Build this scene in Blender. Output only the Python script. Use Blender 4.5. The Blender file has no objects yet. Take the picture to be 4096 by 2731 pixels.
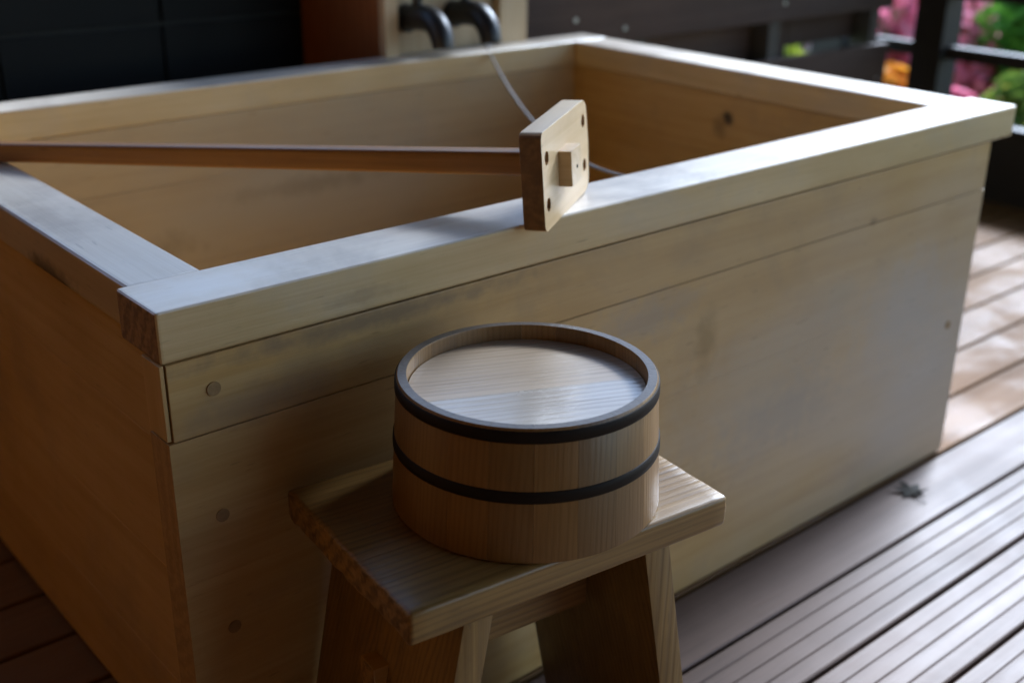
import bpy, bmesh, math, random
from mathutils import Vector, Matrix
R = math.radians
random.seed(7)
scene = bpy.context.scene
C = scene.collection

# ------------------------------------------------------------------ camera
camd = bpy.data.cameras.new('camera'); cam = bpy.data.objects.new('camera', camd); C.objects.link(cam)
rx, ux, fx = ((0.76357441, -0.64565268, 0.00931345), (0.24260063, 0.30021612, 0.92250486), (0.59841379, 0.70214165, -0.38587309))
cam.matrix_world = Matrix(((rx[0], ux[0], -fx[0], -0.3392), (rx[1], ux[1], -fx[1], -0.8241), (rx[2], ux[2], -fx[2], 0.8747), (0, 0, 0, 1)))
camd.sensor_width = 36; camd.lens = 41.44
camd.clip_start = 0.02; camd.clip_end = 2000
camd.dof.use_dof = True; camd.dof.focus_distance = 0.99; camd.dof.aperture_fstop = 4.0
scene.camera = cam

# ------------------------------------------------------------------ world, sun, exposure
SUN_EL, SUN_AZ = 36, 76          # azimuth measured from +Y towards +X
world = bpy.data.worlds.new('World'); scene.world = world; world.use_nodes = True
wn = world.node_tree.nodes; wl = world.node_tree.links
sky = wn.new('ShaderNodeTexSky'); sky.sky_type = 'NISHITA'; sky.sun_disc = False
sky.sun_elevation = R(SUN_EL); sky.sun_rotation = R(SUN_AZ)
sky.air_density = 1.0; sky.dust_density = 0.4; sky.ozone_density = 1.5
bg = wn['Background']; bg.inputs['Strength'].default_value = 0.15
wl.new(sky.outputs[0], bg.inputs['Color'])
sd = bpy.data.lights.new('sun', 'SUN'); sd.energy = 5.0; sd.angle = R(22); sd.color = (0.72, 0.83, 1.0)
so = bpy.data.objects.new('sun', sd); C.objects.link(so)
dv = Vector((math.sin(R(SUN_AZ)) * math.cos(R(SUN_EL)), math.cos(R(SUN_AZ)) * math.cos(R(SUN_EL)), math.sin(R(SUN_EL))))
so.rotation_euler = dv.to_track_quat('Z', 'Y').to_euler(); so.location = dv * 12
vs = scene.view_settings
vs.view_transform = 'Standard'; vs.look = 'None'; vs.gamma = 1; vs.exposure = 1.72; vs.use_curve_mapping = False
cy = scene.cycles
cy.use_denoising = True; cy.max_bounces = 10; cy.diffuse_bounces = 8; cy.glossy_bounces = 4
cy.caustics_reflective = False; cy.caustics_refractive = False; cy.sample_clamp_indirect = 6

# ------------------------------------------------------------------ material helpers
class NT:
    def __init__(s, name):
        s.m = bpy.data.materials.new(name); s.m.use_nodes = True
        s.t = s.m.node_tree; s.n = s.t.nodes; s.b = s.n['Principled BSDF']
    def new(s, typ, **kw):
        n = s.n.new(typ)
        for k, v in kw.items():
            if k in ('i',):
                for a, b in v.items():
                    if hasattr(b, 'is_linked') or isinstance(b, bpy.types.NodeSocket): s.t.links.new(b, n.inputs[a])
                    else: n.inputs[a].default_value = b
            else: setattr(n, k, v)
        return n
    def link(s, a, b): s.t.links.new(a, b)
    def math(s, op, a, b=0.0, c=0.0, clamp=False):
        n = s.n.new('ShaderNodeMath'); n.operation = op; n.use_clamp = clamp
        for k, v in enumerate((a, b, c)):
            if isinstance(v, bpy.types.NodeSocket): s.link(v, n.inputs[k])
            else: n.inputs[k].default_value = v
        return n.outputs[0]
    def ramp(s, fac, stops):
        n = s.n.new('ShaderNodeValToRGB'); e = n.color_ramp.elements
        while len(e) < len(stops): e.new(0.5)
        for k, (p, col) in enumerate(stops):
            e[k].position = p; e[k].color = (*col, 1) if isinstance(col, tuple) else (col, col, col, 1)
        s.link(fac, n.inputs[0]); return n.outputs[0]
    def mix(s, fac, a, b, typ='MIX'):
        n = s.n.new('ShaderNodeMix'); n.data_type = 'RGBA'; n.blend_type = typ
        for sock, v in ((n.inputs[0], fac), (n.inputs[6], a), (n.inputs[7], b)):
            if isinstance(v, bpy.types.NodeSocket): s.link(v, sock)
            elif isinstance(v, tuple): sock.default_value = (*v, 1)
            else: sock.default_value = v
        return n.outputs[2]
    def noise(s, vec, scale, detail=4, rough=0.55, dist=0.0):
        n = s.n.new('ShaderNodeTexNoise'); s.link(vec, n.inputs['Vector'])
        n.inputs['Scale'].default_value = scale; n.inputs['Detail'].default_value = detail
        n.inputs['Roughness'].default_value = rough; n.inputs['Distortion'].default_value = dist
        return n.outputs['Fac']
    def mapping(s, vec, scale, loc=(0, 0, 0)):
        n = s.n.new('ShaderNodeMapping'); s.link(vec, n.inputs['Vector'])
        n.inputs['Scale'].default_value = scale; n.inputs['Location'].default_value = loc
        return n.outputs[0]
    def coords(s, rnd=True):
        tc = s.n.new('ShaderNodeTexCoord')
        if not rnd: return tc.outputs['Object'], None, tc.outputs['Object']
        oi = s.n.new('ShaderNodeObjectInfo')
        va = s.n.new('ShaderNodeVectorMath'); va.operation = 'MULTIPLY_ADD'
        cmb = s.n.new('ShaderNodeCombineXYZ')
        for k in range(3): s.link(s.math('FRACT', s.math('MULTIPLY', oi.outputs['Random'], (17.3, 61.7, 131.9)[k])), cmb.inputs[k])
        s.link(cmb.outputs[0], va.inputs[0]); va.inputs[1].default_value = (9, 9, 9); s.link(tc.outputs['Object'], va.inputs[2])
        return va.outputs[0], oi.outputs['Random'], tc.outputs['Object']
    def bump(s, h, strength, dist=0.001):
        n = s.n.new('ShaderNodeBump'); s.link(h, n.inputs['Height'])
        n.inputs['Strength'].default_value = strength; n.inputs['Distance'].default_value = dist
        s.link(n.outputs[0], s.b.inputs['Normal'])

def wood(name, axis, light, mid, dark, rough=0.4, ring=22.0, fibre=1.0, var=0.25, bump=0.25, stain=0.0, stain_col=(0.2, 0.15, 0.1), spec=0.5, rk=0.25, spots=(), ripple=0.0, cont=False, streak=0.2):
    """plank wood, grain along axis 0/1/2; ring = growth lines per metre-ish"""
    t = NT(name); v, rnd, raw = t.coords()
    sc = [1.0, 1.0, 1.0]; sc[axis] = 0.06
    g = t.mapping(v, tuple(sc))
    warp = t.noise(g, 7.0, 3, 0.5)
    sep = t.new('ShaderNodeSeparateXYZ'); t.link(v, sep.inputs[0])
    cr = [sep.outputs[k] for k in range(3) if k != axis]
    across = t.math('ADD', t.math('MULTIPLY', cr[0], 0.8), cr[1])
    ph = t.math('ADD', t.math('MULTIPLY', across, ring * 6.283), t.math('MULTIPLY', warp, 26.0))
    warp2 = t.noise(g, 55.0, 2, 0.5)
    ph = t.math('ADD', ph, t.math('MULTIPLY', warp2, 9.0))
    band = t.math('MULTIPLY_ADD', t.math('SINE', ph), 0.5, 0.5)
    band = t.math('POWER', band, 2.2)
    band = t.math('MULTIPLY', band, t.ramp(t.noise(g, 31.0, 2, 0.5), [(0.3, 0.25), (0.7, 1.0)]))
    sc2 = [1.0, 1.0, 1.0]; sc2[axis] = 0.02
    fib = t.noise(t.mapping(v, tuple(sc2)), 420.0 * fibre, 3, 0.6)
    blot = t.noise(t.mapping(t.new('ShaderNodeNewGeometry').outputs['Position'] if cont else v, tuple(0.35 if k == axis else 1.0 for k in range(3))), 9.0, 4, 0.6)
    fac = t.math('ADD', t.math('MULTIPLY', band, rk), t.math('MULTIPLY', fib, 0.4))
    fac = t.math('ADD', fac, t.math('MULTIPLY_ADD', blot, 0.8, -0.32))
    stk = t.noise(t.mapping(v, tuple(0.035 if k == axis else 1.0 for k in range(3))), 95.0, 4, 0.7)
    fac = t.math('ADD', fac, t.math('MULTIPLY_ADD', stk, 2.0 * streak, -streak))
    col = t.ramp(fac, [(0.05, light), (0.45, mid), (0.95, dark)])
    # per piece tone
    tone = t.math('MULTIPLY_ADD', rnd, var, 1.0 - var * 0.5)
    cmb = t.new('ShaderNodeCombineXYZ')
    for k in range(3): t.link(tone, cmb.inputs[k])
    col = t.mix(1.0, col, cmb.outputs[0], 'MULTIPLY')
    if stain:
        sn = t.noise(t.new('ShaderNodeNewGeometry').outputs['Position'] if cont else v, 5.5, 5, 0.65, 0.4)
        sm = t.ramp(sn, [(0.52, 0.0), (0.7, 1.0)])
        col = t.mix(t.math('MULTIPLY', sm, stain), col, stain_col)
    if spots:
        pos = t.new('ShaderNodeNewGeometry').outputs['Position']
        wob = t.noise(pos, 45.0, 3, 0.6); wob2 = t.noise(t.mapping(pos, (0.5, 1, 1)), 7.0, 3, 0.5)
        for (sx, sy, sz, ax_, ay_, az_, amt, scol) in spots:
            d = t.mapping(pos, (1 / ax_, 1 / ay_, 1 / az_), (-sx / ax_, -sy / ay_, -sz / az_))
            ln = t.new('ShaderNodeVectorMath', operation='LENGTH'); t.link(d, ln.inputs[0])
            big = max(ax_, az_) > 0.3
            q_ = t.math('ADD', ln.outputs['Value'], t.math('MULTIPLY_ADD', wob2 if big else wob, 0.9 if big else 1.6, -0.45 if big else -0.8))
            mk = t.ramp(q_, [(0.0 if big else 0.25, 1.0), (1.0, 0.0)])
            col = t.mix(t.math('MULTIPLY', mk, amt), col, scol)
    # short dark resin ticks along the grain
    sc3 = [1.0, 1.0, 1.0]; sc3[axis] = 0.12
    tick = t.ramp(t.noise(t.mapping(v, tuple(sc3)), 260.0, 1, 0.4), [(0.73, 0.0), (0.79, 1.0)])
    col = t.mix(t.math('MULTIPLY', tick, 0.3), col, tuple(c * 0.35 for c in dark))
    t.link(col, t.b.inputs['Base Color'])
    rr = t.math('MULTIPLY_ADD', t.noise(v, 14.0, 4, 0.6), 0.3, rough - 0.15)
    t.link(rr, t.b.inputs['Roughness'])
    t.b.inputs['Specular IOR Level'].default_value = spec
    hh = t.math('ADD', t.math('MULTIPLY', fib, 0.7), t.math('MULTIPLY', band, -0.35))
    if ripple:
        rp_ = t.noise(t.mapping(v, tuple(1.0 if k == axis else 0.12 for k in range(3))), 38.0, 2, 0.5)
        hh = t.math('ADD', hh, t.math('MULTIPLY', rp_, ripple))
    t.bump(hh, bump, 0.0012)
    return t.m

def endgrain(name, c1, c2, rough=0.6, rings=0.25):
    t = NT(name); v, rnd, raw = t.coords()
    n1 = t.noise(v, 30.0, 4, 0.6, 1.5); n2 = t.noise(v, 260.0, 3)
    w = t.new('ShaderNodeTexWave'); w.wave_type = 'RINGS'; t.link(t.mapping(v, (1, 1, 1)), w.inputs['Vector'])
    w.inputs['Scale'].default_value = 22; w.inputs['Distortion'].default_value = 5.0; w.inputs['Detail'].default_value = 3.0; w.inputs['Detail Scale'].default_value = 6.0
    f = t.math('ADD', t.math('MULTIPLY', n1, 0.6), t.math('MULTIPLY', w.outputs['Fac'], rings))
    f = t.math('ADD', f, t.math('MULTIPLY', n2, 0.25))
    t.link(t.ramp(f, [(0.3, c1), (0.8, c2)]), t.b.inputs['Base Color'])
    t.b.inputs['Roughness'].default_value = rough
    t.bump(t.math('ADD', n2, t.math('MULTIPLY', w.outputs['Fac'], rings)), 0.35, 0.001)
    return t.m

def plain(name, col, rough=0.5, metal=0.0, var=0.25, scale=30.0, bump=0.15, spec=0.5):
    t = NT(name); v, rnd, raw = t.coords()
    n = t.noise(v, scale, 5, 0.6)
    t.link(t.ramp(n, [(0.25, tuple(c * (1 - var) for c in col)), (0.75, tuple(min(1, c * (1 + var)) for c in col))]), t.b.inputs['Base Color'])
    t.link(t.math('MULTIPLY_ADD', n, 0.25, rough - 0.12), t.b.inputs['Roughness'])
    t.b.inputs['Metallic'].default_value = metal; t.b.inputs['Specular IOR Level'].default_value = spec
    t.bump(n, bump, 0.001)
    return t.m

HL, HM, HD = (0.54, 0.355, 0.15), (0.44, 0.264, 0.088), (0.30, 0.156, 0.038)
DRK, GRY = (0.10, 0.055, 0.02), (0.30, 0.26, 0.22)
FSPOT = [(0.62, 0.834, 0.36, 0.95, 0.08, 0.40, 0.85, (0.43, 0.35, 0.235)), (0.80, 0, 0.30, 0.60, 0.2, 0.40, 0.5, (0.44, 0.325, 0.215)), (1.18, 0, 0.16, 0.55, 0.2, 0.36, 0.75, (0.46, 0.41, 0.365)), (0.75, 0, 0.25, 0.22, 0.2, 0.10, 0.4, (0.42, 0.34, 0.24)), (0.56, 0, 0.40, 0.10, 0.1, 0.035, 0.5, GRY), (0.66, 0, 0.345, 0.022, 0.1, 0.05, 0.55, (0.24, 0.15, 0.05)), (0.98, 0, 0.43, 0.012, 0.1, 0.008, 0.6, DRK),
         (0.20, 0, 0.487, 0.22, 0.1, 0.012, 0.6, (0.16, 0.12, 0.085)), (0.08, 0, 0.44, 0.10, 0.1, 0.02, 0.4, (0.22, 0.17, 0.12)), (0.83, 0, 0.20, 0.15, 0.1, 0.06, 0.4, GRY), (1.10, 0, 0.28, 0.14, 0.1, 0.10, 0.45, (0.40, 0.36, 0.32)),
         (0.62, 0, 0.13, 0.10, 0.1, 0.05, 0.4, (0.24, 0.17, 0.09)), (0.92, 0, 0.34, 0.05, 0.1, 0.03, 0.35, (0.36, 0.30, 0.22)), (0.30, 0.83, 0.30, 0.15, 0.05, 0.03, 0.45, (0.20, 0.14, 0.06)), (0.65, 0.83, 0.36, 0.2, 0.05, 0.02, 0.4, (0.22, 0.16, 0.08))]
SSPOT = [(1.222, 0.451, 0.457, 0.02, 0.016, 0.014, 0.95, (0.03, 0.02, 0.012)), (1.222, 0.468, 0.438, 0.02, 0.018, 0.026, 0.55, (0.12, 0.075, 0.03)), (1.222, 0.30, 0.40, 0.03, 0.14, 0.02, 0.3, (0.24, 0.15, 0.05))]
RSPOT = [(0.06, 0.04, 0.54, 0.10, 0.035, 0.01, 0.55, (0.66, 0.62, 0.58)), (0.012, 0.26, 0.50, 0.01, 0.07, 0.016, 0.8, (0.05, 0.028, 0.012)), (0.03, 0.30, 0.538, 0.03, 0.10, 0.01, 0.4, (0.26, 0.2, 0.15)), (0.19, 0.0, 0.51, 0.05, 0.02, 0.01, 0.4, (0.2, 0.13, 0.06))]
HIN = [wood('hinoki_' + 'xyz'[k], k, HL, HM, HD, rough=0.40, ring=26, stain=0.45, stain_col=(0.27, 0.185, 0.10), rk=0.2, spots=(FSPOT, SSPOT, ())[k], ripple=0.4, bump=0.16, spec=0.6, var=0.06, cont=True) for k in range(3)]
RAIL = [wood('rail_' + 'xyz'[k], k, (0.57, 0.425, 0.23), (0.47, 0.325, 0.15), (0.32, 0.20, 0.075), rough=0.33, ring=24, stain=0.4, stain_col=(0.40, 0.34, 0.27), spec=1.0, rk=0.2, spots=RSPOT, ripple=0.6) for k in range(3)]
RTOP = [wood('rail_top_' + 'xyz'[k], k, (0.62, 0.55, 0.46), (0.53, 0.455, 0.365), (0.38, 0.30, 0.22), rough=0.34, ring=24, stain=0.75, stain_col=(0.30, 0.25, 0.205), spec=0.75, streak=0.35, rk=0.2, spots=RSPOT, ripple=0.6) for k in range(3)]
HEND = endgrain('hinoki_end', (0.34, 0.19, 0.075), (0.11, 0.055, 0.02))
HEND2 = endgrain('board_end', (0.42, 0.25, 0.09), (0.27, 0.15, 0.048))
STL = [wood('stool_' + 'xyz'[k], k, (0.30, 0.175, 0.05), (0.195, 0.107, 0.027), (0.085, 0.043, 0.010), rough=0.40, ring=150, spec=0.6, fibre=0.7, bump=0.4, stain=0.35, stain_col=(0.09, 0.055, 0.022), rk=0.35, streak=0.5) for k in range(3)]
SEND = endgrain('stool_end', (0.36, 0.21, 0.08), (0.09, 0.045, 0.015))
STAVE = wood('stave', 2, (0.25, 0.132, 0.040), (0.19, 0.094, 0.024), (0.13, 0.06, 0.014), rough=0.42, ring=200, var=0.4, bump=0.2, rk=0.3)
STEND = endgrain('stave_end', (0.11, 0.085, 0.065), (0.05, 0.037, 0.028), 0.36, 0.0)
LID = wood('bucket_base_wood', 0, (0.42, 0.32, 0.22), (0.33, 0.24, 0.155), (0.15, 0.10, 0.065), rough=0.34, ring=190, spec=1.0, fibre=0.6, bump=0.3, var=0.3, rk=0.35, streak=0.4)
HOOP = plain('hoop_dark', (0.016, 0.010, 0.006), 0.65, 0.0, 0.4, 25, spec=0.15)
PAD = [wood('paddle_' + 'xyz'[k], k, (0.64, 0.46, 0.27), (0.55, 0.375, 0.195), (0.40, 0.24, 0.10), rough=0.42, ring=60, bump=0.25, stain=0.25, stain_col=(0.38, 0.25, 0.11)) for k in range(3)]
POLE = wood('pole_wood', 0, (0.28, 0.13, 0.032), (0.205, 0.088, 0.019), (0.12, 0.048, 0.009), rough=0.42, ring=70, bump=0.2, spec=0.35)
PEND = endgrain('paddle_end', (0.25, 0.125, 0.04), (0.12, 0.055, 0.018))  # end grain of the blade, with its shade put into the dark colour
LID2 = wood('bucket_base_wood_glare', 0, (0.44, 0.38, 0.31), (0.36, 0.30, 0.235), (0.17, 0.135, 0.10), rough=0.25, ring=170, spec=1.0, fibre=0.6, bump=0.3, var=0.0, rk=0.35)  # front plank: sky glare put into a paler, greyer copy of the wood
PLUG = endgrain('plug_end', (0.34, 0.205, 0.08), (0.19, 0.11, 0.042), 0.6, 0.1)
HOLE = plain('hole_dark', (0.02, 0.014, 0.008), 0.9)
FEN = wood('fence_wood', 0, (0.07, 0.046, 0.038), (0.05, 0.032, 0.026), (0.03, 0.019, 0.015), rough=0.65, spec=0.2, ring=30, bump=0.4, stain=0.0)
FPOST = plain('fence_post_dark', (0.030, 0.025, 0.022), 0.6)
BLK = plain('railing_black', (0.012, 0.011, 0.0105), 0.6, spec=0.25)
CED = [wood('cedar_' + 'xyz'[k], k, (0.26, 0.10, 0.012), (0.21, 0.076, 0.008), (0.13, 0.044, 0.0045), rough=0.5, ring=30) for k in range(3)]
CEDEND = endgrain('cedar_end', (0.3, 0.15, 0.06), (0.15, 0.07, 0.03))
CAB = [wood('cabinet_' + 'xyz'[k], k, (0.52, 0.40, 0.26), (0.44, 0.32, 0.19), (0.32, 0.21, 0.11), rough=0.45, ring=30) for k in range(3)]
CABD = wood('cabinet_side', 2, (0.30, 0.115, 0.04), (0.22, 0.075, 0.022), (0.12, 0.04, 0.012), rough=0.5, ring=25)
TILE = plain('black_tile', (0.005, 0.006, 0.007), 0.55, 0.0, 0.2, 8, 0.05, 0.18)
GROUT = plain('grout_grey', (0.035, 0.038, 0.038), 0.8)
FAUC = plain('faucet_black', (0.010, 0.010, 0.012), 0.42, 0.0, 0.2, 40, 0.05)
CORD = plain('cord_grey', (0.15, 0.142, 0.14), 0.7, 0.0, 0.15, 300, 0.4)
SCREW = plain('screw_steel', (0.62, 0.60, 0.62), 0.3, 0.9, 0.1)

def deck_mat(name, cols, r0=0.58, wetk=-0.06, spec=0.28):
    t = NT(name); v, rnd, raw = t.coords()
    geo = t.new('ShaderNodeNewGeometry'); pos = geo.outputs['Position']
    g = t.mapping(v, (0.04, 1, 1))
    fib = t.noise(t.mapping(v, (0.02, 1, 1)), 330.0, 4, 0.65)
    st = t.noise(g, 28.0, 4, 0.6)
    blot = t.noise(pos, 4.0, 5, 0.6, 0.3)
    fac = t.math('ADD', t.math('MULTIPLY', fib, 0.5), t.math('MULTIPLY', st, 0.45))
    fac = t.math('ADD', fac, t.math('MULTIPLY_ADD', rnd, 0.16, -0.08))
    col = t.ramp(fac, [(0.25, cols[0]), (0.5, cols[1]), (0.78, cols[2])])
    col = t.mix(t.math('MULTIPLY', t.ramp(blot, [(0.45, 0.0), (0.65, 1.0)]), 0.45), col, cols[0])
    t.link(col, t.b.inputs['Base Color'])
    wet = t.ramp(t.noise(pos, 6.0, 4, 0.55, 0.6), [(0.45, 0.0), (0.68, 1.0)])
    r = t.math('ADD', t.math('MULTIPLY_ADD', wet, wetk, r0), t.math('MULTIPLY_ADD', st, 0.16, -0.08))
    t.link(r, t.b.inputs['Roughness']); t.b.inputs['Specular IOR Level'].default_value = spec
    t.bump(t.math('ADD', fib, st), 0.35, 0.001)
    return t.m
DECK = deck_mat('deck_wood', ((0.145, 0.095, 0.072), (0.108, 0.069, 0.051), (0.055, 0.034, 0.025)))
DECKT = deck_mat('deck_wood_tan', ((0.20, 0.10, 0.034), (0.145, 0.068, 0.02), (0.07, 0.032, 0.009)), 0.64, -0.36, 0.12)  # far boards: warm reflected light put into a tan copy of the wood

def leafmat(name, cols, scale=9.0):
    t = NT(name); v, rnd, raw = t.coords(False)
    n = t.noise(v, scale, 3, 0.7)
    k = len(cols); t.link(t.ramp(n, [(0.3 + 0.4 * i / max(1, k - 1), c) for i, c in enumerate(cols)]), t.b.inputs['Base Color'])
    t.b.inputs['Roughness'].default_value = 0.75; t.b.inputs['Specular IOR Level'].default_value = 0.2
    t.b.inputs['Subsurface Weight'].default_value = 0.0
    tr = t.new('ShaderNodeBsdfTranslucent'); mx = t.new('ShaderNodeMixShader'); mx.inputs[0].default_value = 0.35
    t.link(t.b.inputs['Base Color'].links[0].from_socket, tr.inputs['Color'])
    t.link(t.b.outputs[0], mx.inputs[1]); t.link(tr.outputs[0], mx.inputs[2])
    t.link(mx.outputs[0], t.n['Material Output'].inputs['Surface'])
    return t.m

# ------------------------------------------------------------------ object helpers
def tag(o, label=None, cat=None, group=None, kind=None):
    if label: o['label'] = label
    if cat: o['category'] = cat
    if group: o['group'] = group
    if kind: o['kind'] = kind
    return o
def empty(name, loc=(0, 0, 0), rot=(0, 0, 0)):
    o = bpy.data.objects.new(name, None); C.objects.link(o); o.location = loc; o.rotation_euler = rot
    o.empty_display_size = 0.05
    return o
def link(name, me, parent=None, loc=(0, 0, 0), rot=(0, 0, 0)):
    o = bpy.data.objects.new(name, me); C.objects.link(o); o.location = loc; o.rotation_euler = rot
    if parent: o.parent = parent
    return o
def finish(bm, name, mats, smooth=35):
    me = bpy.data.meshes.new(name); bmesh.ops.recalc_face_normals(bm, faces=bm.faces)
    bm.to_mesh(me); bm.free()
    for m in mats: me.materials.append(m)
    for p in me.polygons: p.use_smooth = True
    me.set_sharp_from_angle(angle=R(smooth))
    return me
def box_mesh(name, size, mat, end=None, axis=0, bevel=0.0015, seg=2):
    bm = bmesh.new(); bmesh.ops.create_cube(bm, size=1.0)
    for v in bm.verts: v.co = Vector((v.co.x * size[0], v.co.y * size[1], v.co.z * size[2]))
    if bevel: bmesh.ops.bevel(bm, geom=bm.edges[:], offset=bevel, segments=seg, profile=0.6, affect='EDGES')
    if end:
        for f in bm.faces:
            f.normal_update()
            if abs(f.normal[axis]) > 0.8: f.material_index = 1
    me = finish(bm, name, [mat] + ([end] if end else []))
    for p in me.polygons:
        if max(abs(c) for c in p.normal) > 0.999: p.use_smooth = False
    return me
def box(name, lo, hi, mat, parent=None, end=None, axis=0, bevel=0.0015, seg=2):
    lo, hi = Vector(lo), Vector(hi)
    return link(name, box_mesh(name, hi - lo, mat, end, axis, bevel, seg), parent, (lo + hi) / 2)
def tube_mesh(name, pts, rad, mat, n=14, caps=True, square=0.0):
    """tube through pts; rad a number or list"""
    bm = bmesh.new(); pts = [Vector(p) for p in pts]; rings = []
    up = Vector((0, 0, 1)); prev = None
    for k, p in enumerate(pts):
        d = (pts[min(k + 1, len(pts) - 1)] - pts[max(k - 1, 0)]).normalized()
        if prev is None:
            a = d.cross(up)
            if a.length < 0.1: a = d.cross(Vector((1, 0, 0)))
        else: a = prev - d * prev.dot(d)
        a.normalize(); b = d.cross(a); prev = a
        r = rad[k] if isinstance(rad, (list, tuple)) else rad
        rings.append([bm.verts.new(p + (a * math.cos(2 * math.pi * j / n) + b * math.sin(2 * math.pi * j / n)) * r) for j in range(n)])
    for r0, r1 in zip(rings, rings[1:]):
        for j in range(n): bm.faces.new((r0[j], r0[(j + 1) % n], r1[(j + 1) % n], r1[j]))
    if caps:
        bm.faces.new(rings[0]); bm.faces.new(rings[-1])
    return finish(bm, name, [mat], 50)
def disc_mesh(name, r, th, mat, n=20):
    bm = bmesh.new(); bmesh.ops.create_cone(bm, cap_ends=True, segments=n, radius1=r, radius2=r, depth=th)
    return finish(bm, name, [mat])

# ------------------------------------------------------------------ ground, deck
def ground_mat():
    t = NT('garden_soil'); v, rnd, raw = t.coords(False)
    n = t.noise(v, 3.0, 8, 0.7); n2 = t.noise(v, 40.0, 4, 0.7)
    f = t.math('ADD', t.math('MULTIPLY', n, 0.6), t.math('MULTIPLY', n2, 0.4))
    t.link(t.ramp(f, [(0.35, (0.05, 0.04, 0.025)), (0.5, (0.06, 0.085, 0.025)), (0.65, (0.09, 0.13, 0.035))]), t.b.inputs['Base Color'])
    t.b.inputs['Roughness'].default_value = 0.9; t.bump(f, 0.8, 0.03); return t.m
bm = bmesh.new(); bmesh.ops.create_grid(bm, x_segments=40, y_segments=40, size=400)
g = link('ground', finish(bm, 'ground', [ground_mat()]), None, (0, 0, -0.45)); tag(g, kind='structure')

DX0, DX1 = -1.0, 2.70
deck = empty('deck', (0, 0, 0)); tag(deck, kind='structure')
PITCH, GAP, TH = 0.1035, 0.006, 0.028
def plank_mesh(name, grooves, mat):
    w = PITCH - GAP; L = DX1 - DX0
    prof = [(-w / 2, -TH), (-w / 2, -0.002), (-w / 2 + 0.002, 0)]
    if grooves:
        for k in (-1, 0, 1):
            c = k * w / 4
            prof += [(c - 0.0028, 0), (c - 0.0012, -0.0022), (c + 0.0012, -0.0022), (c + 0.0028, 0)]
    prof += [(w / 2 - 0.002, 0), (w / 2, -0.002), (w / 2, -TH)]
    bm = bmesh.new()
    a = [bm.verts.new((-L / 2, y, z)) for y, z in prof]; b = [bm.verts.new((L / 2, y, z)) for y, z in prof]
    for k in range(len(prof)): bm.faces.new((a[k], a[(k + 1) % len(prof)], b[(k + 1) % len(prof)], b[k]))
    bm.faces.new(a); bm.faces.new(b)
    return finish(bm, name, [mat], 25)
pm_plain, pm_groove, pm_tan = plank_mesh('plank_plain', False, DECK), plank_mesh('plank_grooved', True, DECK), plank_mesh('plank_tan', False, DECKT)
y0 = -0.0582
for k in range(-21, 12):
    yc = y0 + k * PITCH
    link('plank', pm_groove if k < 0 else (pm_plain if k == 0 else pm_tan), deck, ((DX0 + DX1) / 2, yc, random.uniform(-0.0006, 0.0)))
for xj in (-0.9, -0.3, 0.3, 0.9, 1.5, 2.1, 2.6):
    box('joist', (xj - 0.03, -2.25, -0.14), (xj + 0.03, 1.12, -0.0295), FPOST, deck)
for xj in (-0.9, 0.3, 2.6):
    for yj in (-2.1, -0.5, 1.0): box('footing', (xj - 0.06, yj - 0.06, -0.46), (xj + 0.06, yj + 0.06, -0.141), GROUT, deck)

# ------------------------------------------------------------------ back tile wall, added side walls, roof
wall = empty('tiled_wall', (0, 1.17, 0))
tag(wall, 'matt black tiled wall with thin grout lines behind the wooden tub', 'wall')
box('backing', (-1.0, 0.006, -0.14), (1.13, 0.10, 0.868), GROUT, wall, bevel=0.0)
tm = None
for ix in range(-8, 2):
    for iz in range(-1, 3):
        x0 = 0.552 + ix * 0.281; z0 = 0.588 + (iz - 2) * 0.281
        lo = (x0 + 0.003, -0.004, z0 + 0.003); hi = (x0 + 0.278, 0.006, z0 + 0.278)
        if tm is None: tm = box_mesh('tile', Vector(hi) - Vector(lo), TILE, bevel=0.0015)
        if x0 + 0.278 > 1.12 or x0 < -1.2: continue
        link('tile', tm, wall, (Vector(lo) + Vector(hi)) / 2)

box('coping', (-0.99, -0.02, 0.8705), (1.13, 0.115, 0.90), FPOST, wall, bevel=0.003)

def board_wall(name, label, ax, pos, a0, a1, z0, z1, mats, w=0.14, th=0.02):
    """upright boards on a plane; ax 0: plane x=pos, boards along y"""
    o = empty(name, (pos, 0, 0) if ax == 0 else (0, pos, 0)); tag(o, label, 'wall')
    n = int(round((a1 - a0) / w)); w = (a1 - a0) / n
    if ax == 0: me = box_mesh('board', Vector((th, w - 0.004, z1 - z0)), mats[2], bevel=0.002)
    else: me = box_mesh('board', Vector((w - 0.004, th, z1 - z0)), mats[2], bevel=0.002)
    for k in range(n):
        c = a0 + (k + 0.5) * w
        link('board', me, o, (0, c, (z0 + z1) / 2) if ax == 0 else (c, 0, (z0 + z1) / 2))
    lo, hi = ((0, a0, z0), (0.08, a1, z1)) if ax == 0 else ((a0, 0, z0), (a1, 0.08, z1))
    s = -1 if pos < 0 else 1
    off = s * (th / 2 + 0.0405)
    b = box('backing', lo, hi, FPOST, o, bevel=0)
    b.location[ax] = off
    return o
board_wall('bounce_wall', 'warm cedar board wall added at the closed end of the deck for bounce light', 0, -0.98, -2.25, 1.16, 0.0, 2.2, CED)  # unseen wall, added so its orange bounce reaches the tub's left face
board_wall('bounce_wall', 'warm cedar board wall added for bounce light, facing the long side of the tub', 1, -2.28, -0.96, 0.75, 0.0, 2.2, CED)  # unseen wall, added for warm fill; its length limits the sky light
roof = empty('roof', (0, 0, 2.2)); tag(roof, 'dark boarded veranda roof over the tub and deck', 'roof')
RX1 = 2.75  # unseen eave, pushed outwards to shade the left end of the tub
n = 24
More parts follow.
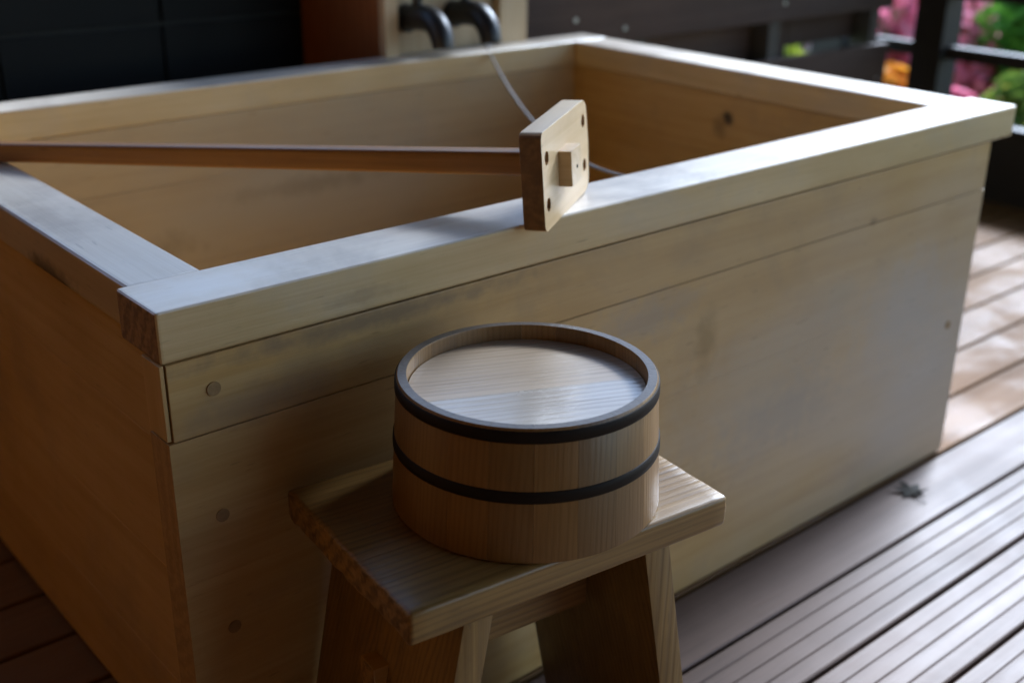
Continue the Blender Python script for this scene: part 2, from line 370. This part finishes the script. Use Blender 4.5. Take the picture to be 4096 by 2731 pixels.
rm = box_mesh('ceiling_board', Vector((RX1 + 1.1, 3.55 / n - 0.004, 0.02)), FEN, bevel=0.002)
for k in range(n): link('ceiling_board', rm, roof, ((RX1 - 1.1) / 2, -2.3 + (k + 0.5) * 3.55 / n, 0.012))
box('roof_deck', (-1.1, -2.32, 0.0225), (RX1, 1.27, 0.12), FPOST, roof)
box('fascia', (RX1 + 0.001, -2.34, -0.06), (RX1 + 0.03, 1.29, 0.14), FPOST, roof)

for xx, yy in ((-0.92, 1.34), (2.62, 1.22), (2.62, -2.25)):
    box('roof_post', (xx - 0.05, yy - 0.05, -2.65), (xx + 0.05, yy + 0.05, -0.0005), FPOST, roof, bevel=0.003)
# ------------------------------------------------------------------ the tub
L, W, H, w, h = 1.3145, 0.8983, 0.54, 0.0748, 0.0443
tub = empty('wooden_bathtub', (0, 0, 0))
tag(tub, 'large rectangular pale wooden bathtub with thick rim rails on the deck', 'bathtub')
def rail(name, lo, hi, axis, bev=0.0035):
    o = box(name, lo, hi, RAIL[axis], tub, HEND, axis, bev, 3)
    o.data.materials.append(RTOP[axis])          # bleached upper face, with sky glare also put into its pale colour
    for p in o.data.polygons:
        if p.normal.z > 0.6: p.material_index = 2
    return o
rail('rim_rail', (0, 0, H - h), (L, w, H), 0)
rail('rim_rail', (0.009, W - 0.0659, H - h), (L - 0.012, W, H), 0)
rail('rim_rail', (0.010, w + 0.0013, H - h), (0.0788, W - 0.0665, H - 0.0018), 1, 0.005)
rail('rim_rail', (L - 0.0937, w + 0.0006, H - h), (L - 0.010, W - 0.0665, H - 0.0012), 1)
zt = H - h - 0.0006
fz = [zt, 0.4262, 0.2905, 0.150, 0.0035]
XR = L - 0.0584
for k in range(4):
    x0 = 0.0035 if k == 0 else -0.0012
    b = box('front_board', (x0, -0.0015 + (0.0006 if k == 0 else 0), fz[k + 1] + (0.0008 if k == 0 else 0.00015)), (XR, 0.034, fz[k]), HIN[0], tub, HEND2, 0, 0.0008 if k == 0 else 0.0003)
box('corner_strip', (-0.0014, 0.0004, 0.4285), (0.0022, 0.0335, zt), HIN[2], tub, bevel=0.0005)
XL, yi = 0.021, W - 0.0645
lz = [zt, 0.392, 0.255, 0.12, 0.010]
for k in range(4):
    box('side_board', (XL, 0.0345, lz[k + 1] + 0.0002), (XL + 0.034, yi - 0.0005, lz[k]), HIN[1], tub, bevel=0.0009)
    box('side_board', (XR - 0.034, 0.0345, lz[k + 1] + 0.0002), (XR - 0.0008, yi - 0.0005, lz[k]), HIN[1], tub, bevel=0.0009)
bz = [zt, 0.40, 0.27, 0.14, 0.010]
for k in range(4):
    box('back_board', (0.004, yi, bz[k + 1] + 0.0003), (XR, yi + 0.034, bz[k]), HIN[0], tub, HEND, 0, 0.0009)
nb = 6
for k in range(nb):
    a = 0.0345 + (yi - 0.035 - 0.0345) * k / nb; b_ = 0.0345 + (yi - 0.035 - 0.0345) * (k + 1) / nb
    box('floor_board', (XL + 0.0345, a + 0.0005, 0.03), (XR - 0.0345, b_, 0.055), HIN[0], tub, bevel=0.001)
for yy in (0.012, W - 0.10):
    box('skid', (0.03, yy, 0.0008), (XR - 0.02, yy + 0.05, 0.0098), FPOST, tub, bevel=0.001)
pmsh = disc_mesh('plug', 0.0062, 0.002, PLUG)
for (px, pz) in ((0.042, 0.465), (0.039, 0.347), (0.040, 0.232), (0.041, 0.09), (1.216, 0.225)):
    link('plug', pmsh, tub, (px, -0.00125, pz), (R(90), 0, 0))
# ------------------------------------------------------------------ stool
st = empty('wooden_stool', (0.2371, -0.1433, 0.0), (0, 0, -0.1105))
tag(st, 'small weathered wooden bath stool with splayed board legs, carrying the bucket', 'stool')
SH, lx, ly, tt = 0.36, 0.3175, 0.2185, 0.0296
def rough_slab(name, size, axis, mats, jit, seed):
    rng = random.Random(seed)
    bm = bmesh.new(); bmesh.ops.create_cube(bm, size=1.0)
    for v in bm.verts: v.co = Vector((v.co.x * size[0], v.co.y * size[1], v.co.z * size[2]))
    bmesh.ops.bevel(bm, geom=bm.edges[:], offset=0.0042, segments=3, profile=0.5, affect='EDGES')
    for f in bm.faces:
        f.normal_update()
        if abs(f.normal[axis]) > 0.8: f.material_index = 1
    bmesh.ops.subdivide_edges(bm, edges=[e for e in bm.edges if e.calc_length() > 0.02], cuts=22, use_grid_fill=True)
    from mathutils import noise
    for v in bm.verts:
        k = (abs(v.co[axis]) - (size[axis] / 2 - 0.012)) / 0.012
        n1 = noise.noise(v.co * 55 + Vector((seed, 0, 0))); n2 = noise.noise(v.co * 140 + Vector((0, seed, 0)))
        v.co.z += 0.0006 * n1
        if k > 0:
            v.co[axis] -= math.copysign(jit * k * (0.5 + 0.9 * abs(n1) + 0.8 * n2), v.co[axis])
            v.co.z += 0.0012 * k * n2
    return finish(bm, name, mats, 40)
link('seat', rough_slab('seat', (lx, ly, tt), 0, [STL[0], SEND], 0.0014, 3), st, (0, 0, SH - tt / 2))
SPL = 0.185
def leg_mesh(sgn):
    zt_, th = SH - tt - 0.0005, 0.0268
    xo = 0.110 if sgn < 0 else 0.0955
    prof = [(xo - th, zt_), (xo, zt_), (xo + SPL * zt_, 0.0), (xo - th + SPL * zt_, 0.0)]
    bm = bmesh.new(); yy = ly / 2 - 0.003
    a = [bm.verts.new((sgn * x, -yy, z)) for x, z in prof]; b = [bm.verts.new((sgn * x, yy, z)) for x, z in prof]
    for k in range(4): bm.faces.new((a[k], a[(k + 1) % 4], b[(k + 1) % 4], b[k]))
    bm.faces.new(a); bm.faces.new(b); bmesh.ops.recalc_face_normals(bm, faces=bm.faces)
    bmesh.ops.bevel(bm, geom=bm.edges[:], offset=0.0012, segments=2, profile=0.6, affect='EDGES')
    return finish(bm, 'leg', [STL[2]])
for sgn in (-1, 1): link('leg', leg_mesh(sgn), st)
zs = 0.222
box('stretcher', (-(0.110 + SPL * 0.08 - 0.0275), -0.012, zs), (0.0955 + SPL * 0.08 - 0.0275, 0.012, zs + 0.07), STL[0], st, bevel=0.0015)
box('tenon', (-0.1415, -0.0125, 0.205), (-0.120, 0.0125, 0.240), HIN[0], st, SEND, 0, 0.002)
box('tenon', (0.108, -0.0115, 0.225), (0.126, 0.0115, 0.243), STL[0], st, SEND, 0, 0.002)

# ------------------------------------------------------------------ bucket, upside down on the stool
bk = empty('wooden_bucket', (0.2503, -0.1523, SH + 0.0012), (0, 0, R(7)))
tag(bk, 'round wooden bath bucket with two dark hoops, upside down on the stool', 'bucket')
r0, r1, HB, tw = 0.115, 0.1087, 0.1143, 0.0092
NS = 20
def stave_mesh():
    da = 2 * math.pi / NS; m = 6; bm = bmesh.new(); e = 0.0006
    zs_ = [0.0, 0.0012, HB - 0.0016, HB]
    def rr(z): return r0 + (r1 - r0) * z / HB
    inn, out = [], []
    for iz, z in enumerate(zs_):
        ch = 0.0012 if iz in (0, 3) else 0.0
        eo = [da * (-0.5 + j / m) for j in range(m + 1)]
        eo = [a * (1 - 0.005) for a in eo]
        out.append([bm.verts.new(((rr(z) - ch) * math.cos(a), (rr(z) - ch) * math.sin(a), z)) for a in eo])
        inn.append([bm.verts.new(((rr(z) - tw + ch * 0.6) * math.cos(a), (rr(z) - tw + ch * 0.6) * math.sin(a), z)) for a in eo])
    for iz in range(3):
        for j in range(m):
            bm.faces.new((out[iz][j], out[iz][j + 1], out[iz + 1][j + 1], out[iz + 1][j]))
            bm.faces.new((inn[iz][j], inn[iz + 1][j], inn[iz + 1][j + 1], inn[iz][j + 1]))
        for j in (0, m): bm.faces.new((out[iz][j], out[iz + 1][j], inn[iz + 1][j], inn[iz][j]))
    for j in range(m):
        for iz in (0, 3):
            f = bm.faces.new((out[iz][j], out[iz][j + 1], inn[iz][j + 1], inn[iz][j])); f.material_index = 1
    return finish(bm, 'stave', [STAVE, STEND], 40)
smesh = stave_mesh()
for k in range(NS): link('stave', smesh, bk, (0, 0, 0), (0, 0, 2 * math.pi * k / NS))
def hoop(z0, z1):
    n = 96; bm = bmesh.new(); rs = []
    zz = [(z0, 0.0002), (z0 + 0.0005, 0.0010), ((z0 + z1) / 2, 0.0012), (z1 - 0.0005, 0.0010), (z1, 0.0002)]
    for z, o in zz:
        r = r0 + (r1 - r0) * z / HB + o
        rs.append([bm.verts.new((r * math.cos(2 * math.pi * k / n), r * math.sin(2 * math.pi * k / n), z)) for k in range(n)])
    rb = []
    for z in (z1, z0):
        r = r0 + (r1 - r0) * z / HB - 0.0008
        rs.append([bm.verts.new((r * math.cos(2 * math.pi * k / n), r * math.sin(2 * math.pi * k / n), z)) for k in range(n)])
    for a, b in zip(rs, rs[1:] + rs[:1]):
        for k in range(n): bm.faces.new((a[k], a[(k + 1) % n], b[(k + 1) % n], b[k]))
    link('hoop', finish(bm, 'hoop', [HOOP], 60), bk)
hoop(0.1022, 0.1124); hoop(0.0522, 0.0625)
# base planks, grain parallel to the visible seam
seam_dir = math.atan2(-0.20266697 + 0.12828423, 0.33753455 - 0.17291116) - R(7)
def seg_mesh(v0, v1, rad, th, mat):
    bm = bmesh.new(); n = 40
    def xs(v): return math.sqrt(max(0.0, rad * rad - v * v))
    vs_ = [v0 + (v1 - v0) * k / n for k in range(n + 1)]
    loop = [(xs(v), v) for v in vs_] + [(-xs(v), v) for v in reversed(vs_)]
    out = []
    for p in loop:
        if not out or (abs(p[0] - out[-1][0]) + abs(p[1] - out[-1][1])) > 1e-5: out.append(p)
    a = [bm.verts.new((x, y, 0)) for x, y in out]; b = [bm.verts.new((x, y, -th)) for x, y in out]
    bm.faces.new(a); bm.faces.new(list(reversed(b)))
    for k in range(len(out)): bm.faces.new((a[k], b[k], b[(k + 1) % len(out)], a[(k + 1) % len(out)]))
    return finish(bm, 'base_plank', [mat], 30)
rad = r1 - tw - 0.0003; zb = HB - 0.0135
cxs, sxs = math.cos(seam_dir), math.sin(seam_dir)
dxl, dyl = 0.17291 - 0.2503, -0.12828 + 0.1523
a7 = R(-7); lxx, lyy = dxl * math.cos(a7) - dyl * math.sin(a7), dxl * math.sin(a7) + dyl * math.cos(a7)
vseam = -lxx * sxs + lyy * cxs
for (v0, v1, dz) in ((-rad, vseam - 0.0003, 0.0), (vseam + 0.0003, rad, -0.0004)):
    link('base_plank', seg_mesh(v0, v1, rad, 0.012, LID2 if dz == 0 else LID), bk, (0, 0, zb + dz), (0, 0, seam_dir))

# ------------------------------------------------------------------ paddle lying across the tub
pc = Vector((0.444, 0.0141, 0.5878))
PR = Matrix(((0.5184193, 0.85306014, -0.05941226), (-0.85261672, 0.52096787, 0.04046233), (0.06546868, 0.02967944, 0.99741315)))
pad = empty('bath_paddle'); pad.matrix_world = Matrix.Translation(pc) @ PR.to_4x4()
tag(pad, 'wooden bath stirring paddle with a pierced board on a long pole, laid across the tub', 'paddle')
PW, PH, PT = 0.159, 0.0960, 0.0215
def paddle_mesh():
    bm = bmesh.new(); hw, hh = PW / 2, PH / 2
    out = []
    def corner(cy_, cz_, rr_, a0):
        for k in range(7): out.append((cy_ + rr_ * math.cos(a0 + math.pi / 2 * k / 6), cz_ + rr_ * math.sin(a0 + math.pi / 2 * k / 6)))
    rc = 0.016
    corner(hw - rc, hh - rc, rc, 0); corner(-hw + 0.008, hh - 0.008, 0.008, math.pi / 2)
    corner(-hw + 0.008, -hh + 0.008, 0.008, math.pi); corner(hw - rc, -hh + rc, rc, 1.5 * math.pi)
    out.append((hw + 0.003, 0))
    def loop(pts):
        vs = [bm.verts.new((0, y, z)) for y, z in pts]
        return [bm.edges.new((vs[k], vs[(k + 1) % len(vs)])) for k in range(len(vs))]
    es = loop(out)
    for (y, z) in ((-0.0645, 0.0212), (-0.0648, -0.0238), (0.0650, 0.0265), (0.0645, -0.0195)):
        es += loop([(y + 0.0062 * math.cos(2 * math.pi * k / 16), z + 0.0068 * math.sin(2 * math.pi * k / 16)) for k in range(16)])
    bmesh.ops.triangle_fill(bm, use_beauty=True, edges=es)
    r = bmesh.ops.extrude_face_region(bm, geom=bm.faces[:])
    for v in [g_ for g_ in r['geom'] if isinstance(g_, bmesh.types.BMVert)]: v.co.x -= PT
    bm.faces.ensure_lookup_table()
    bmesh.ops.recalc_face_normals(bm, faces=bm.faces)
    for f in bm.faces:
        if f.normal.y < -0.7: f.material_index = 1
    return finish(bm, 'blade', [PAD[1], PEND], 30)
bl = link('blade', paddle_mesh(), pad)
md = bl.modifiers.new('bevel', 'BEVEL'); md.width = 0.0034; md.segments = 3; md.limit_method = 'ANGLE'; md.angle_limit = R(40)
pg = box('peg', (-0.005, -0.0285, -0.0165), (0.0135, 0.006, 0.0185), PAD[0], pad, None, 0, 0.0012)
link('peg_hole', disc_mesh('peg_hole', 0.0019, 0.0006, HOLE, 12), pg, (0.0094, 0.0015, -0.0015), (0, R(90), 0))
# pole from the blade back to the end rail of the tub
S = pc + PR @ Vector((-PT + 0.001, -0.0115, 0.003)); 
E_ = Vector((0.0705, 0.5625, 0.5506))
pd = (E_ - S); plen = pd.length * 1.32; pd.normalize()
def pole_mesh():
    bm = bmesh.new(); n = 20; rings = []
    for k in range(25):
        s = k / 24; hz = 0.0122 - 0.0019 * s; hy = 0.0118 - 0.0018 * s
        ring = []
        for j in range(n):
            a = 2 * math.pi * j / n + math.pi / n; ca, sa = math.cos(a), math.sin(a)
            e = 0.30
            ring.append(bm.verts.new((s * plen, hy * math.copysign(abs(ca) ** e, ca), hz * math.copysign(abs(sa) ** e, sa))))
        rings.append(ring)
    for a, b in zip(rings, rings[1:]):
        for j in range(n): bm.faces.new((a[j], a[(j + 1) % n], b[(j + 1) % n], b[j]))
    bm.faces.new(rings[0]); bm.faces.new(rings[-1])
    return finish(bm, 'pole', [POLE], 40)
po = link('pole', pole_mesh())
po.parent = pad
ydir = Vector((0, 0, 1)).cross(pd).normalized(); zdir = pd.cross(ydir)
PM = Matrix((pd, ydir, zdir)).transposed().to_4x4(); PM.translation = S
po.matrix_basis = (Matrix.Translation(pc) @ PR.to_4x4()).inverted() @ PM

# ------------------------------------------------------------------ faucet cabinet and faucets behind the tub
cb = empty('faucet_cabinet', (0.83, 0.905, 0))
tag(cb, 'square wooden faucet cabinet with a reddish side, standing behind the tub', 'cabinet')
cw, cdp, chh = 0.3131, 0.2605, 0.90
box('side_panel', (0, 0.0005, 0), (0.018, cdp, chh), CABD, cb, bevel=0.001)
box('side_panel', (cw - 0.018, 0.0005, 0), (cw, cdp, chh), CABD, cb, bevel=0.001)
box('front_stile', (-0.003, -0.02, 0), (0.024, 0, chh), CAB[2], cb, bevel=0.001)
box('front_stile', (cw - 0.062, -0.02, 0), (cw + 0.003, 0, chh), CAB[2], cb, bevel=0.001)
box('front_panel', (0.0245, 0.002, 0), (cw - 0.0625, 0.018, chh - 0.06), CAB[2], cb, bevel=0.001)
box('top_rail', (0.0245, -0.019, chh - 0.059), (cw - 0.0625, -0.001, chh), CAB[0], cb, bevel=0.001)
box('top_board', (-0.02, -0.035, chh + 0.0005), (cw + 0.02, cdp + 0.002, chh + 0.022), CAB[0], cb, bevel=0.002)
def faucet(x, label):
    f = empty('faucet', (x, 0.907, 0.600)); tag(f, label, 'faucet', 'pair of black faucets on the cabinet')
    pts, y1, rb = [], -0.062, 0.046
    pts = [(0, -0.001, 0), (0, -0.03, 0.004), (0, y1 + 0.01, 0.006)]
    for k in range(1, 10):
        a = math.pi / 2 * k / 9 * 0.98
        pts.append((0, y1 - rb * math.sin(a), 0.006 - rb * (1 - math.cos(a))))
    link('spout', tube_mesh('spout', pts, [0.0215] * 3 + [0.0215 - 0.0003 * k for k in range(9)], FAUC, 18), f)
    link('flange', tube_mesh('flange', [(0, 0.0, 0), (0, -0.010, 0)], 0.024, FAUC, 24), f)
    hd = link('handle', tube_mesh('handle', [(0, -0.035, 0.018), (0, -0.036, 0.052)], 0.009, FAUC, 14), f)
    link('lever', tube_mesh('lever', [(-0.024, -0.036, 0.056), (0.024, -0.036, 0.056)], 0.006, FAUC, 12), hd)
faucet(0.885, 'curved black faucet nearer the reddish side of the cabinet')
faucet(0.989, 'curved black faucet nearer the brown plank fence')

# ------------------------------------------------------------------ cord hanging across the tub
A, B = Vector((1.035, 0.868, 0.5425)), Vector((0.5995, 0.083, 0.5345))
cp = []
for k in range(41):
    s = k / 40; p = A.lerp(B, s); p.z -= 4 * 0.0475 * s * (1 - s); cp.append(p)
cp = [Vector((1.06, 0.886, 0.5415))] + cp + [Vector((0.5975, 0.0795, 0.52)), Vector((0.597, 0.079, 0.42)), Vector((0.596, 0.079, 0.34))]
bmc = tube_mesh('cord', cp, 0.0021, CORD, 8)
tag(link('cord', bmc), 'thin grey cord sagging across the tub from rim to rim', 'cord')

# ------------------------------------------------------------------ plank fence
fe = empty('plank_fence', (0, 1.02, 0)); tag(fe, 'brown horizontal plank fence with open gaps behind the tub', 'fence')
FX0, FX1 = 1.15, 2.575
for z0, z1 in ((0.02, 0.180), (0.205, 0.394), (0.488, 0.700), (0.722, 0.93)):
    box('plank', (FX0, 0, z0), (FX1, 0.024, z1), FEN, fe, bevel=0.002)
for z0, z1, xa, xb in ((0.34, 0.56, FX0, 2.23), (0.404, 0.56, 2.235, FX1)):
    box('rear_plank', (xa, 0.0855, z0), (xb, 0.105, z1), FEN, fe, bevel=0.002)
for xp in (1.20, 1.62, 2.10, 2.535):
    box('post', (xp - 0.02, 0.0245, -0.14), (xp + 0.02, 0.085, 0.95), FPOST, fe, bevel=0.002)
box('cap', (FX0 - 0.02, -0.01, 0.951), (FX1 + 0.02, 0.10, 0.98), FEN, fe, bevel=0.002)
sm_ = disc_mesh('screw', 0.0052, 0.003, SCREW, 14)
for x, z in ((1.398, 0.544), (1.545, 0.516), (1.62, 0.62), (2.10, 0.62), (2.10, 0.53), (2.535, 0.62), (1.62, 0.30), (2.10, 0.30), (2.535, 0.30)):
    link('screw', sm_, fe, (x, -0.0008, z), (R(90), 0, 0))

# ------------------------------------------------------------------ railing on the garden side
ra = empty('black_railing', (2.67, 0, 0)); tag(ra, 'black post and rail balustrade along the garden edge of the deck', 'railing')
for yy in (-2.1, -1.1, -0.1, 0.935):
    box('post', (-0.045, yy - 0.045, -0.14), (0.045, yy + 0.045, 0.86), BLK, ra, bevel=0.003)
ys = [(-2.055, -1.145), (-1.055, -0.145), (-0.055, 0.889), (0.981, 1.55)]
for (a, b) in ys:
    for z0, z1 in ((0.358, 0.392), (0.518, 0.552), (0.690, 0.724)):
        box('rail', (-0.018, a, z0), (0.018, b, z1), BLK, ra, bevel=0.002)
    box('base_board', (-0.022, a, 0.004), (0.022, b, 0.205), BLK, ra, bevel=0.002)
box('handrail', (-0.05, -2.16, 0.8605), (0.05, 1.55, 0.892), BLK, ra, bevel=0.004)

# ------------------------------------------------------------------ fallen maple leaf
LEAFD = leafmat('dry_leaf', [(0.055, 0.05, 0.04), (0.035, 0.032, 0.026)], 60)
def maple_leaf():
    bm = bmesh.new(); pts = []
    lobes = [(-150, .45), (-105, .75), (-55, .95), (0, 1.0), (55, .95), (105, .75), (150, .45)]
    for k, (a, r_) in enumerate(lobes):
        a0 = R(a - 16); a1 = R(a + 16)
        pts += [(0.42 * math.cos(R(a - 25)), 0.42 * math.sin(R(a - 25)), 0.10), (r_ * .6 * math.cos(a0), r_ * .6 * math.sin(a0), 0.05 + 0.12 * (k % 2)), (r_ * math.cos(R(a)), r_ * math.sin(R(a)), 0.30 * (0.5 + 0.5 * math.sin(k * 2.1))), (r_ * .6 * math.cos(a1), r_ * .6 * math.sin(a1), 0.05 + 0.1 * ((k + 1) % 2))]
    c = bm.verts.new((0, 0, 0.10 * 0.022)); ring = [bm.verts.new((x * 0.032, y * 0.032, z * 0.022)) for x, y, z in pts]
    for k in range(len(ring)): bm.faces.new((c, ring[k], ring[(k + 1) % len(ring)]))
    geo = bmesh.ops.extrude_face_region(bm, geom=bm.faces[:])
    for v in [g_ for g_ in geo['geom'] if isinstance(g_, bmesh.types.BMVert)]: v.co.z += 0.0006
    return finish(bm, 'fallen_leaf', [LEAFD], 20)
lf = link('fallen_leaf', maple_leaf(), None, (1.103, -0.049, 0.0008), (0, 0, R(70)))
lf2 = link('stalk', tube_mesh('stalk', [(0, 0, 0.003), (-0.018, 0.004, 0.002), (-0.034, 0.002, 0.0016)], 0.0007, LEAFD, 6), lf)
tag(lf, 'small dark dry maple leaf lying on the deck in front of the tub', 'leaf')

# ------------------------------------------------------------------ garden
BARK = plain('bark', (0.10, 0.075, 0.055), 0.85, 0, 0.35, 40, 0.6)
def foliage_mesh(name, clumps, nleaf, size, mat, seed):
    rng = random.Random(seed); vs, fs = [], []
    tot = sum(r ** 2 for _, r in clumps)
    for c, r in clumps:
        for _ in range(int(nleaf * r * r / tot)):
            d = Vector((rng.gauss(0, 1), rng.gauss(0, 1), rng.gauss(0, 0.85))).normalized()
            p = Vector(c) + d * r * (0.55 + 0.5 * rng.random() ** 0.6)
            a = Vector((rng.gauss(0, 1), rng.gauss(0, 1), rng.gauss(0, 1))).normalized()
            n = (d + a * 0.7).normalized(); u = n.cross(a).normalized(); v = n.cross(u)
            s = size * rng.uniform(0.6, 1.3); k = len(vs)
            vs += [p - u * s, p + v * s * 0.5 + n * s * 0.15, p + u * s, p - v * s * 0.5 + n * s * 0.15]; fs.append((k, k + 1, k + 2, k + 3))
    me = bpy.data.meshes.new(name); me.from_pydata([tuple(v) for v in vs], [], fs); me.materials.append(mat)
    return me
def shrub(name, label, cat, loc, rad, hgt, mat, nleaf, seed, trunk=False, leaf=0.042, group=None):
    rng = random.Random(seed); o = empty(name, loc); tag(o, label, cat, group)
    cl = []; stems = bmesh.new()
    nst = 7 if not trunk else 9
    base = 0.0 if not trunk else hgt * 0.45
    for k in range(nst):
        a = 2 * math.pi * k / nst + rng.uniform(-.4, .4); rr_ = rad * rng.uniform(0.25, 0.75)
        cl.append(((rr_ * math.cos(a), rr_ * math.sin(a), base + (hgt - base) * rng.uniform(0.35, 0.85)), rad * rng.uniform(0.3, 0.5)))
    cl.append(((0, 0, base + (hgt - base) * 0.8), rad * 0.5))
    link('crown', foliage_mesh('crown', cl, nleaf, leaf, mat, seed), o)
    def limb(pts, r_):
        me = tube_mesh('tmp', pts, r_, BARK, 7); stems.from_mesh(me); bpy.data.meshes.remove(me)
    tw_ = 0.03 if not trunk else 0.05 * hgt / 2
    fork = (rng.uniform(-.05, .05), rng.uniform(-.05, .05), max(0.08, base * 0.9))
    limb([(0, 0, -0.05), (fork[0] * .5, fork[1] * .5, fork[2] * .5), fork], [tw_, tw_ * .8, tw_ * .65])
    for c, r_ in cl:
        m_ = (Vector(fork) + Vector(c)) / 2 + Vector((0, 0, -0.04)); limb([fork, tuple(m_), c], [tw_ * .5, tw_ * .35, tw_ * .12])
    link('trunk' if trunk else 'stem', finish(stems, 'trunk', [BARK]), o)
    return o
PINK = leafmat('azalea_pink', [(0.10, 0.14, 0.03), (0.66, 0.17, 0.26), (0.78, 0.34, 0.44)], 7)
PALE = leafmat('azalea_pale', [(0.14, 0.22, 0.05), (0.70, 0.52, 0.60), (0.80, 0.70, 0.78)], 7)
GRN = leafmat('green_leaf', [(0.025, 0.09, 0.010), (0.07, 0.22, 0.02), (0.16, 0.28, 0.05)], 6)
GRN2 = leafmat('olive_leaf', [(0.04, 0.10, 0.015), (0.15, 0.24, 0.035), (0.30, 0.26, 0.05)], 6)
LIME = leafmat('lime_leaf', [(0.08, 0.14, 0.015), (0.22, 0.28, 0.03), (0.34, 0.36, 0.05)], 6)
ORG = leafmat('orange_leaf', [(0.58, 0.44, 0.05), (0.72, 0.28, 0.03), (0.5, 0.15, 0.05)], 7)
GZ = -0.45
shrub('azalea_bush', 'rounded pink flowering azalea bush beyond the black railing post', 'bush', (4.45, 1.98, GZ), 0.42, 0.80, PINK, 2600, 11)
shrub('azalea_bush', 'pale pink azalea bush seen between the fence end and railing post', 'bush', (4.7, 2.50, GZ), 0.40, 0.85, PALE, 2400, 12)
shrub('leafy_bush', 'bright green leafy bush beside the pink azalea', 'bush', (4.5, 1.40, GZ), 0.46, 0.86, GRN, 3200, 13)
shrub('leafy_bush', 'low olive green bush in front of the bright green one', 'bush', (3.65, 1.02, GZ), 0.36, 0.62, GRN2, 2400, 14)
shrub('maple_bush', 'small orange and yellow leaved bush close to the corner of the deck', 'bush', (3.55, 1.62, GZ), 0.26, 0.58, ORG, 1800, 15)
shrub('azalea_bush', 'low deep pink azalea bush close to the railing', 'bush', (3.55, 1.33, GZ), 0.22, 0.55, PINK, 1500, 16)
shrub('leafy_bush', 'yellow green bush behind the plank fence', 'bush', (3.0, 1.95, GZ), 0.40, 0.85, LIME, 2600, 17)
for k, (x, y, r_, m_, lb) in enumerate(((5.8, 3.4, .6, GRN, 'broad green bush at the back of the garden beside the pale azalea'), (6.2, 2.3, .6, GRN2, 'broad olive bush at the back of the garden behind the pink azalea'), (5.9, 1.0, .6, GRN, 'broad green bush at the back of the garden near the olive ones'), (5.2, 0.0, .55, PINK, 'broad pink azalea bush standing apart towards the open garden'), (5.4, -1.4, .6, GRN2, 'broad olive bush at the far open end of the garden'))):
    shrub('garden_bush', lb, 'bush', (x, y, GZ), r_, 0.85 + 0.1 * (k % 3), m_, 3000, 30 + k, leaf=0.05)
shrub('garden_tree', 'green garden tree rising behind the plank fence', 'tree', (3.4, 5.2, GZ), 1.1, 3.0, GRN, 6000, 51, True, 0.05)
shrub('garden_tree', 'orange leaved maple tree at the far side of the garden', 'tree', (9.5, 6.5, GZ), 1.3, 3.0, ORG, 6000, 52, True, 0.05)
